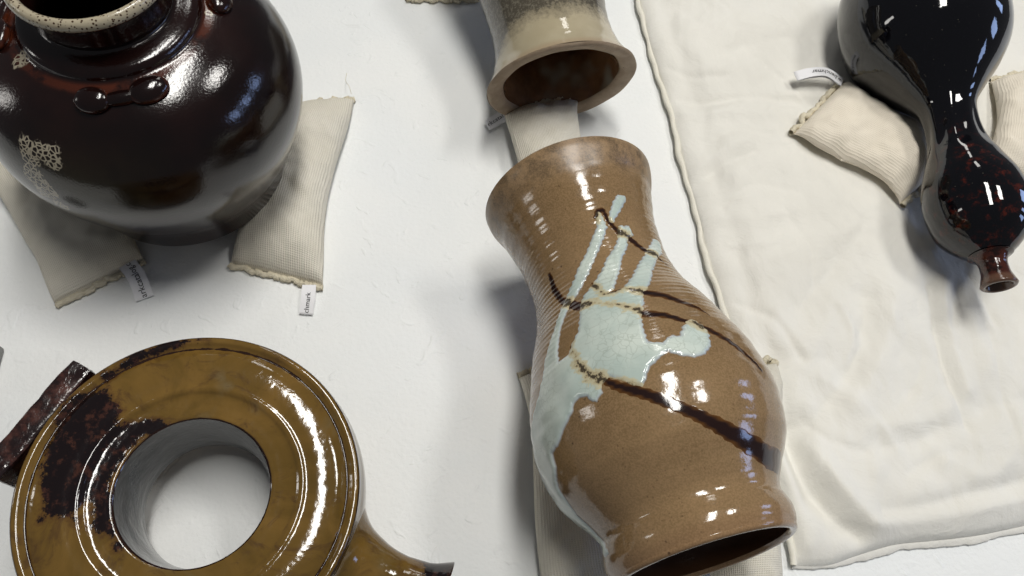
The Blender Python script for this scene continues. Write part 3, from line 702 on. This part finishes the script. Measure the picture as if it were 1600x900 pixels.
BLK4 = [(478, 700), (520, 690), (525, 735), (500, 740)]
def to_px(P_):
    d = P_-CAM; z = d@CF; return np.stack([800+FPX*(d@CR)/z, 450-FPX*(d@CU)/z], -1)
def on_top(p):   # picture point to the flask's own top plane, as flat coordinates
    d = ray(*p); t_ = ((RC-CAM)@nrm)/(d@nrm); q = CAM+d*t_-RC; return np.array([q@ringr.e1, q@ringr.e2])*1000
def blackf(X, T):
    # X = axis coordinate, radius is recovered from profile order
    Rr_ = np.repeat(pp[:, 0][:, None], X.shape[1], 1); P2 = np.stack([Rr_*np.cos(T), Rr_*np.sin(T)], -1).reshape(-1, 2)*1000
    o = np.full(len(P2), -99.)
    for b in (BLK, BLK2, BLK3): o = np.maximum(o, sdf_poly(P2, [on_top(p) for p in b]))
    o = np.maximum(o, -30)*1.9
    o[(np.repeat(np.arange(len(pp)) > 150, X.shape[1]))] -= 12
    return o.reshape(X.shape)
def ringf(X, T):
    r_ = pp[:, 0]/K; i_ = np.arange(len(pp)); e_ = np.zeros(len(pp))
    for c0, s_, a_ in ((.0492, .0009, 1), (.0700, .0005, .25), (.1000, .0013, .78), (.1086, .0012, 1.0)): e_ = np.maximum(e_, a_*np.exp(-((r_-c0)/s_)**2)*(i_ < 160))
    return np.repeat(e_[:, None], X.shape[1], 1)
turn('body', ringr, [(z, r) for r, z in pp], 420, M_AMBER, ro, attrs={'black': blackf, 'ring': ringf}, disp=lambda X, T, R_: .0004*np.sin(T*2+.5)*1)
hw = [(.052*K, .0), (.0490*K, .003), (.0462*K, .02), (.0464*K, .045), (.0480*K, T_-.02), (.0490*K, T_-.0052)]
turn('hole_wall', ringr, [(z, r) for r, z in resample(np.array(hw), 50)], 260, M_HOLE, ro)
# square foot on the flask's far side and the flared spout opposite
q0, q1 = np.array(at(100, 578, .10)), np.array(at(-2, 748, .10))
fd = on_top((86, 639)); fd = fd/np.linalg.norm(fd); FD = ringr.e1*fd[0]+ringr.e2*fd[1]; FT = np.cross(nrm, FD)
def slab(name, cen, a, b, c_, ha, hb, hc, mat, parent, bev=.003, seg=14):
    # rounded, slightly uneven box
    V = []; Fs = []; 
    for ax_ in range(3):
        for sg in (-1, 1):
            g = np.linspace(-1, 1, seg); U_, W2 = np.meshgrid(g, g); P_ = np.zeros((seg, seg, 3)); o1, o2 = [i for i in range(3) if i != ax_]
            P_[..., ax_] = sg; P_[..., o1] = U_; P_[..., o2] = W2; P_ = P_.reshape(-1, 3)*[ha, hb, hc]
            inner_ = np.clip(P_, -np.array([ha, hb, hc])+bev, np.array([ha, hb, hc])-bev); dd = P_-inner_; ln = np.linalg.norm(dd, axis=1)[:, None]
            P_ = inner_+dd/np.maximum(ln, 1e-9)*bev
            base_ = sum(len(v) for v in V); fl_ = (sg > 0) ^ (ax_ == 1)
            V.append(P_); Fs.append(gridfaces(seg, seg, flip=not fl_)+base_)
    V = np.concatenate(V); nn_ = np.array([mnoise.fractal(Vector(v)*70, .7, 2, 3) for v in V]); V = V*(1+0*nn_[:, None])+np.stack([nn_, nn_*0, nn_*.5], 1)*.0008
    W3 = cen+V[:, :1]*a+V[:, 1:2]*b+V[:, 2:]*c_
    return mesh(name, W3, np.concatenate(Fs), mat, parent)
mid = RC-nrm*TH*.5
slab('square_foot', mid+FD*.1130+FT*.010, FD, FT, nrm, .0085, .0430, .0400, M_DARKFOOT, ro)
slab('foot_stem', mid+FD*.103, FD, FT, nrm, .010, .034, .032, M_DARKFOOT, ro, bev=.008)
SDv = on_top((705, 938)); SDv = SDv/np.linalg.norm(SDv); SDD = ringr.e1*SDv[0]+ringr.e2*SDv[1]
sp = Rev(mid+SDD*.100-nrm*.003, mid+SDD*.178-nrm*.003, [0, .15, .35, .6, .85, 1.], [.044, .0305, .0225, .0190, .0215, .0270])
pr = outer(sp, 60); pr = np.r_[pr, [(sp.L+.001, .0275), (sp.L, .0255), (sp.L-.01, .021), (sp.L-.04, .018)]]
spt = turn('spout', sp, pr, 120, M_AMBER, ro, attrs={'black': lambda X, T: -26+34*np.clip((X/sp.L-.3)/.5, 0, 1)+0*T, 'ring': lambda X, T: np.exp(-((X-sp.L)/.002)**2)})

# ------------------------------------------------------------------ sliver of a grey block at the left edge
gb = at(-42, 566, .015)
g_ = slab('grey_block', gb, np.array([1., .05, 0]), np.array([-.05, 1., 0]), np.array([0, 0, 1.]), .0135, .017, .0145, M_GREY, None, bev=.002)
tag(g_, 'sliver of a grey block at the left edge, above the ring flask', 'block')
